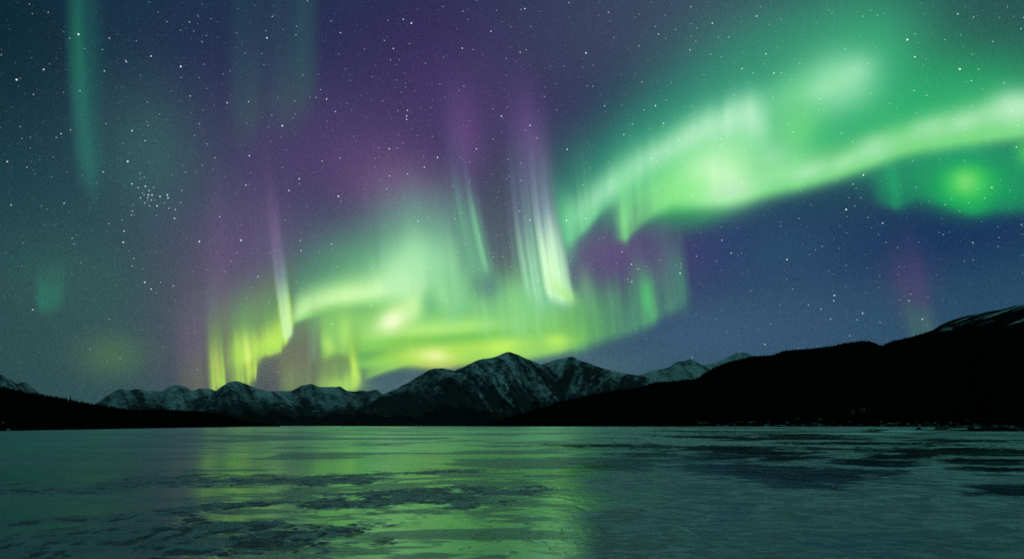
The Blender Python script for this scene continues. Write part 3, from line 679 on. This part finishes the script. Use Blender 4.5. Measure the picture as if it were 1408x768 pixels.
def hill(name, ridge, shore, seed, back, relief, snow_fn, nu=700, nv=140, p=1.0, near_d=0):
    P = np.asarray(ridge, float); S = np.asarray(shore, float)
    xs = np.linspace(P[0, 0], P[-1, 0], nu)
    y = spline(xs, P[:, 0], P[:, 1]) + .8 * (fbm(xs / 14.0, 0 * xs, seed, 3) - .5)
    D = np.maximum(spline(xs, P[:, 0], P[:, 2]), near_d)
    ysh = spline(xs, S[:, 0], S[:, 1])
    hx, hy, s = bearing(xs, y)
    H = np.maximum(CAM_H + D * s, .5)
    _, _, ss = bearing(xs, ysh)
    r0 = np.minimum(CAM_H / np.maximum(-ss, 1e-5), D * .93)
    nb = 30
    t = np.concatenate([np.linspace(1, 0, nv), -np.linspace(0, 1, nb + 1)[1:]])[:, None]
    tt = np.abs(t)
    dist = np.where(t >= 0, D[None] + (r0 - D)[None] * t, D[None] - back * t)
    u = xs[None]
    w = np.minimum(tt * 2.5, 1) * np.clip((1 - tt) * 3, 0, 1)
    n = fbm(hx * dist / 420.0, hy * dist / 420.0, seed + 5, 5)
    prof = np.where(t >= 0, (1 - tt) ** p, np.clip(1 - tt, 0, 1) ** 1.3)
    Z = H[None] * prof + H.max() * relief * w * (n - .6) + np.where(tt > .97, -2.0, 0) + .9 * np.clip((1 - tt) * 25, 0, 1)
    X = hx[None] * dist; Y = hy[None] * dist
    zc = Y * math.cos(TH) + (Z - CAM_H) * math.sin(TH); yc = (Z - CAM_H) * math.cos(TH) - Y * math.sin(TH)
    py = 384 - F * yc / zc
    sn = snow_fn(u + 0 * tt, np.where(t >= 0, tt, 0) + 0 * u, py)
    o = mesh_object(name, np.stack([X, Y, Z], -1).reshape(-1, 3), grid_faces(len(t), nu), HILL, True, {'snow': sn.ravel()})
    tag(o, kind='structure')
    return X, Y, Z, u + 0 * tt, t + 0 * u, py

EAST_RIDGE = [(640, 584, 5200), (670, 583, 5200), (700, 574, 5000), (740, 563, 4800), (780, 551, 4700), (820, 542, 4500), (860, 535, 4300), (874, 534, 4300), (891, 529, 4200), (904, 525.5, 4200), (922, 524.7, 4100), (938, 523, 4100), (957, 520.8, 4000), (966, 515, 4000), (975.6, 509, 3950), (990, 502, 3900),
              (1000.6, 498, 3850), (1013, 495, 3800), (1025.6, 492, 3750), (1038, 489.8, 3700), (1060, 488.5, 3600), (1080, 482.5, 3550), (1109.6, 480, 3450), (1139, 476.5, 3400), (1168.6, 471, 3300), (1191, 469, 3200), (1204, 472, 3200), (1211, 475, 3250), (1227.7, 469, 3300), (1257, 462, 3300),
              (1279.5, 455, 3300), (1294, 446.5, 3300), (1312.7, 439, 3300), (1331, 434, 3300), (1353, 429.5, 3300), (1379, 425, 3300), (1397.6, 420, 3300), (1408, 419, 3300), (1500, 404, 3200), (1700, 398, 3000), (2000, 420, 2800)]
EAST_SHORE = [(640, 585.2), (800, 585.3), (950, 585.6), (1100, 585.6), (1200, 585.6), (1280, 585.7), (1334, 585.9), (1350, 587.8), (1378, 588.8), (1408, 588.4), (1600, 592), (2000, 610)]
def east_low(u, py):
    """snowy openings between the trees along the water"""
    k = fbm(u / 5.0, py / 1.6, 421, 3)
    shore = sstep(930, 960, u) * sstep(1345, 1320, u) * sstep(576, 580, py) * sstep(.50, .62, k)
    spots = 0 * u
    for x, y, w, h in [(1260, 557.5, 4, 1.2), (1177, 564, 5, 4), (1163, 566, 6, 4), (1327, 575, 7, 1.6), (1309, 577.6, 5, 1.4), (1120, 576, 6, 2), (1090, 575, 5, 1.5), (1320, 560, 3, 1), (1065, 488 + 12, 1.5, 1.2)]:
        spots = np.maximum(spots, .55 * sstep(1.3, .5, np.hypot((u - x) / w, (py - y) / h) + 1.6 * (k - .5)))
    return np.maximum(shore * .6, spots)
def east_snow(u, tt, py):
    up = py - spline(u, [p[0] for p in EAST_RIDGE], [p[1] for p in EAST_RIDGE])        # how far under the skyline
    wob = 14 * (fbm(u / 30.0, py / 12.0, 405, 4) - .5)
    lim = np.interp(u, [1270, 1300, 1350, 1408, 1600], [0, 10, 20, 30, 46])
    streak = fbm((u + 2.2 * py) / 34.0, (py + .34 * u) / 5.5, 411, 5, .6)
    top = sstep(1272, 1300, u) * sstep(lim + 5, lim - 5, up + wob) * (.30 + .42 * sstep(.40, .64, streak))
    ledge = sstep(.53, .66, streak) * .55 * sstep(1225, 1330, u) * sstep(64, 20, up + wob)
    return np.clip(np.maximum(top, ledge) + east_low(u, py), 0, 1)
EX, EY, EZ, EU, ET, EP = hill('hillside', EAST_RIDGE, EAST_SHORE, 401, 900, .12, east_snow, nu=1000, near_d=4600)
pr = np.where(ET >= 0, 1.0, .25) * (1 + 7 * sstep(.12, .0, np.abs(ET)) + 2.5 * sstep(.85, .97, ET))
pr = pr * (1 - .96 * (east_snow(EU, ET, EP) > .2)) * (1 - .9 * sstep(1285, 1310, EU) * (ET < .06)) * (EU > 668)
forest('forest', 'dark conifer forest covering the long right-hand hillside', EX, EY, EZ, pr, 15000, 5, 6, 14)

WEST_RIDGE = [(-700, 500, 2600), (-450, 496, 2600), (-250, 508, 2600), (-100, 524, 2600), (0, 534, 2600), (18.6, 538, 2600), (36, 541.5, 2600), (57, 545, 2650), (69, 547, 2650), (80, 549, 2700), (93, 551.5, 2700), (107, 554, 2800), (122, 557, 2900), (136, 559, 2950), (158, 562, 3000), (172, 564.3, 3050), (199, 565.5, 3100),
              (207, 564.5, 3150), (258, 566, 3400), (295, 569, 3600), (318, 575, 3800), (340, 579.5, 4000), (369, 584, 4200), (385, 584.6, 4300)]
WEST_SHORE = [(-700, 630), (-300, 602), (0, 592.4), (100, 590.4), (200, 588.6), (300, 586.9), (369, 585.7), (385, 585.5)]
def west_snow(u, tt, py):
    return sstep(.48, .62, fbm(u / 5.0, py / 2.0, 431, 3)) * .7 * sstep(577, 581, py) * sstep(40, 15, u)
WX, WY, WZ, WU, WT, WP = hill('hillside', WEST_RIDGE, WEST_SHORE, 441, 900, .10, west_snow, nu=800)
pr = np.where(WT >= 0, 1.0, .25) * (1 + 7 * sstep(.12, .0, np.abs(WT)) + 2.0 * sstep(.85, .97, WT)) * (WU < 372)
pr = pr * np.where(WU < -60, .35, 1) * (1 - .95 * (west_snow(WU, WT, WP) > .2))
forest('forest', 'dark conifer forest on the low hill sloping down from the left', WX, WY, WZ, pr, 9000, 6, 5, 12)

# ================================================================ the aurora: sheets of glowing air, each at its own distance
def aurora_shader(n):
    e = n.new('ShaderNodeEmission'); n.put(e.inputs['Color'], attr(n, 'glow', 'Color'))
    t = n.new('ShaderNodeBsdfTransparent')
    a = n.new('ShaderNodeAddShader'); n.put(a.inputs[0], t.outputs[0]); n.put(a.inputs[1], e.outputs[0])
    return a.outputs[0]
AURORA = material('aurora_light', aurora_shader)
AURORA.cycles.emission_sampling = 'AUTO'

STEP = 1.6
sky_x, sky_y = np.meshgrid(np.arange(-190, 1650, STEP), np.arange(-190, 575, STEP))
canvas = Canvas(sky_x, sky_y)
fade_out = sstep(-190, -110, sky_x) * sstep(1648, 1530, sky_x) * sstep(-190, -110, sky_y)
sky_dirs = dirs(sky_x, sky_y)
sky_faces = grid_faces(*sky_x.shape)

def aurora(name, label, painter, D, fold, cut=.003):
    """the light this sheet adds to what lies behind it becomes its emission"""
    before = lin(canvas.c); painter(canvas)
    col = np.maximum(lin(canvas.c) - before, 0) * fade_out[..., None]
    peak = col.max(-1)
    col = col * (np.maximum(peak - cut, 0) / np.maximum(peak, 1e-9))[..., None]
    depth = D * (1 + fold * (fbm(sky_x / 120.0, sky_y / 900.0, int(D) % 97, 3) - .5))
    V = (sky_dirs * depth[..., None] + np.array([0, 0, CAM_H])).reshape(-1, 3)
    lit = (col.max(-1) > 0).ravel()
    f = sky_faces[lit[sky_faces].any(1)]
    used = np.unique(f); re = np.full(len(V), -1); re[used] = np.arange(len(used))
    o = mesh_object(name, V[used], re[f], AURORA, True, {'glow': col.reshape(-1, 3)[used]})
    tag(o, label, 'aurora')

aurora('aurora_ray', 'lone narrow teal ray falling from the top at the upper left', paint_northwest_ray, 215e3, .05)
aurora('aurora_ray', 'wide very faint green rays at the top above the star-filled navy sky', paint_north_glow, 222e3, .05)
aurora('aurora_patch', 'small faint teal patch low at the far left', paint_teal_spot, 210e3, .05)
aurora('aurora_ray', 'short slanting magenta and green ray just above the right ridge', paint_south_ray, 196e3, .05)
aurora('aurora_veil', 'thin green striped veil with mauve top hanging below the left end of the broad band', paint_eastern_veil, 190e3, .06)
aurora('aurora_arc', 'yellow-green aurora arc with ragged drapery low over the far range and highest mountain', paint_western_arc, 170e3, .06)
aurora('aurora_curtain', 'tall pale lavender-tinged rays at the middle between the low arc and broad band', paint_tall_rays, 205e3, .06)
aurora('aurora_patch', 'emerald aurora patch with a bright core under the right end of the broad band', paint_east_patch, 250e3, .08)
aurora('aurora_band', 'broad bright green aurora band with two lobes sweeping up to the right', paint_east_band, 232e3, .08)

# ================================================================ along the shore
def rock_mat(n):
    tc = n.new('ShaderNodeTexCoord').outputs['Object']; geo = n.new('ShaderNodeNewGeometry')
    a = n.noise(tc, .5, 5, .65); b = n.noise(tc, .12, 4, .6)
    sep = n.new('ShaderNodeSeparateXYZ'); n.put(sep.inputs[0], geo.outputs['Normal'])
    s = n.math('MULTIPLY', n.ramp(sep.outputs[2], .55, .9), n.ramp(b, .56, .66))
    c = n.mix(n.ramp(a, .35, .65), (.006, .008, .009, 1), (.018, .021, .022, 1))
    return bsdf(n, n.mix(s, c, (.5, .56, .58, 1)), .9, bump(n, a, .8, .4), 1.3, .05)
ROCK = material('shore_rock', rock_mat)

def rock(name, label, cat, x, y, length, width, height, turn, seed, taper=0.0):
    """a lump of rock standing on the ice at frame angle x, y; length across, width away, in metres"""
    nu, nv = 72, 26
    a = np.linspace(0, 2 * math.pi, nu + 1)[None, :]; e = np.linspace(-.35, 1, nv)[:, None] * math.pi / 2
    cx, cy, cz = np.cos(e) * np.cos(a), np.cos(e) * np.sin(a), np.sin(e) + 0 * a
    lump = .72 + .55 * fbm(cx * 2.2 + 3 * cz + seed, cy * 2.2 - 2 * cz, seed, 4)
    along = cx * lump
    hgt = height * (1 - taper * .5 * (1 - np.clip(along, -1, 1))) * (.7 + .6 * fbm(along * 4 + seed, cy * 1.5, seed + 7, 4))
    lx = along * length / 2; ly = cy * lump * width / 2; lz = np.where(cz > 0, cz * hgt, cz * .6)
    gx, gy = on_ice(np.array(float(x)), np.array(float(y)))
    t = math.radians(turn) - math.atan2(gx, gy)
    V = np.stack([lx * math.cos(t) - ly * math.sin(t), lx * math.sin(t) + ly * math.cos(t), lz - .1], -1).reshape(-1, 3)
    o = mesh_object(name, V, grid_faces(nv, nu + 1), ROCK, True)
    o.location = (gx, gy, 0)
    tag(o, label, cat)

def spit(name, label, cat, x0, y0, x1, y1, w0, w1, h0, h1, seed):
    """a low ridge of rock on the ice from one ground point to another"""
    a = np.array(on_ice(np.array(float(x0)), np.array(float(y0)))); b = np.array(on_ice(np.array(float(x1)), np.array(float(y1))))
    d = (b - a) / np.hypot(*(b - a)); nrm = np.array([-d[1], d[0]])
    nu, nv = 160, 22
    u = np.linspace(0, 1, nu)[None, :]; th = np.linspace(0, math.pi, nv)[:, None]
    end = np.clip(u / .05, 0, 1) ** .5 * np.clip((1 - u) / .02, 0, 1) ** .5
    wd = (w0 + (w1 - w0) * u) * end * (.7 + .6 * fbm(u * 14 + seed, 0 * u, seed, 3)) / 2
    hg = (h0 + (h1 - h0) * u) * end * (.45 + 1.0 * fbm(u * 22 + seed, th * 1.2, seed + 3, 4))
    off = (fbm(u * 5, 0 * u, seed + 5, 2) - .5) * w1 * .6
    lat = np.cos(th) * wd + off; up = np.sin(th) * hg - .25
    L = np.hypot(*(b - a)) * u + 0 * th
    V = np.stack([d[0] * L + nrm[0] * lat, d[1] * L + nrm[1] * lat, up], -1).reshape(-1, 3)
    o = mesh_object(name, V, grid_faces(nv, nu), ROCK, True)
    o.location = (a[0], a[1], 0)
    tag(o, label, cat)
spit('rock_spit', 'long low black rock spit reaching left across the ice from the right shore', 'rock spit', 1269, 590.6, 1340, 586.5, 8, 60, 2.6, 8.5, 11)
rock('rocky_point', 'broad black rocky point on the ice at the far right edge', 'rocky point', 1371, 592.2, 62, 44, 6.4, 6, 23)
rock('boulder', 'dark boulder on the ice just off the tip of the rock spit', 'boulder', 1263.5, 589.8, 7, 7, 3.4, 0, 31)
rock('boulder', 'tiny dark stone on the ice further out from the rock spit', 'boulder', 1243, 591.0, 3.2, 3, 1.1, 0, 41)

def drift_mat(n):
    tc = n.new('ShaderNodeTexCoord').outputs['Object']
    a = n.noise(tc, .6, 5, .6)
    return bsdf(n, n.mix(n.ramp(a, .3, .7), (.66, .71, .73, 1), (.82, .86, .88, 1)), .6, bump(n, a, .5, .3))
DRIFT = material('drifted_snow', drift_mat)
def snow_drift(x, y, length, width, height, turn, seed, label):
    nu, nv = 60, 30
    u = np.linspace(-1, 1, nu)[None, :]; v = np.linspace(-1, 1, nv)[:, None]
    r = np.sqrt(u * u + v * v)
    h = height * np.clip(1 - r * r, 0, 1) ** 1.5 * (.6 + .8 * fbm(u * 2 + seed, v * 3, seed, 4)) - .05
    gx, gy = on_ice(np.array(float(x)), np.array(float(y)))
    t = math.radians(turn) - math.atan2(gx, gy)
    lx = u * length / 2 + 0 * v; ly = v * width / 2 + .25 * width * (1 - u * u) + 0 * u
    V = np.stack([lx * math.cos(t) - ly * math.sin(t), lx * math.sin(t) + ly * math.cos(t), h + .04], -1).reshape(-1, 3)
    o = mesh_object('snow_drift', V, grid_faces(nv, nu), DRIFT, True)
    o.location = (gx, gy, 0)
    tag(o, label, 'snow drift')
snow_drift(1246, 593.4, 50, 60, 1.5, 12, 5, 'low pale snow drift on the ice in front of the rock spit')
snow_drift(1190, 596.8, 60, 50, .9, -6, 9, 'flat snow drift beside the dark oval hollow in the ice')

# conifers that stand clear of the left skyline
def pine(x, y, dist, height, label, group=None):
    root = bpy.data.objects.new('pine_tree', None); COL.objects.link(root)
    hx, hy, s = bearing(np.array(float(x)), np.array(float(y)))
    root.location = (float(hx) * dist, float(hy) * dist, CAM_H + dist * float(s) - 1.0)
    tag(root, label, 'tree', group)
    rr = random.Random(int(x * 7)); V, Fc = [], []
    for k in range(9):
        zt = 1.0 - k * .098; zb = zt - .17; rad = .035 + .024 * k * rr.uniform(.8, 1.2)
        top = len(V); V.append((0, 0, zt)); m = 9
        for i in range(m):
            a = 2 * math.pi * (i + rr.random() * .6) / m; q = rad * rr.uniform(.6, 1.25)
            V.append((math.cos(a) * q, math.sin(a) * q, zb + rr.uniform(-.03, .03)))
        Fc += [(top, top + 1 + i, top + 1 + (i + 1) % m) for i in range(m)]
    mesh_object('crown', np.array(V) * height, Fc, CONIFER, False, None, root)
    m = 7; V = [(math.cos(6.283 * i / m) * .018, math.sin(6.283 * i / m) * .018, -.05) for i in range(m)] + [(math.cos(6.283 * i / m) * .004, math.sin(6.283 * i / m) * .004, .95) for i in range(m)]
    mesh_object('trunk', np.array(V) * height, [(i, (i + 1) % m, m + (i + 1) % m, m + i) for i in range(m)], ROCK, True, None, root)
ridge_d = lambda x: float(spline(np.array([float(x)]), [p[0] for p in WEST_RIDGE], [p[2] for p in WEST_RIDGE])[0])
ridge_y = lambda x: float(spline(np.array([float(x)]), [p[0] for p in WEST_RIDGE], [p[1] for p in WEST_RIDGE])[0])
pine(96, ridge_y(96), ridge_d(96), 24, 'tallest conifer standing clear above the left forest ridge')
for x, h in [(91, 18), (104, 17), (113, 18), (126, 16)]:
    pine(x, ridge_y(x), ridge_d(x), h, 'small conifer breaking the sloping skyline of the left forest hill', 'small conifers on the left skyline')
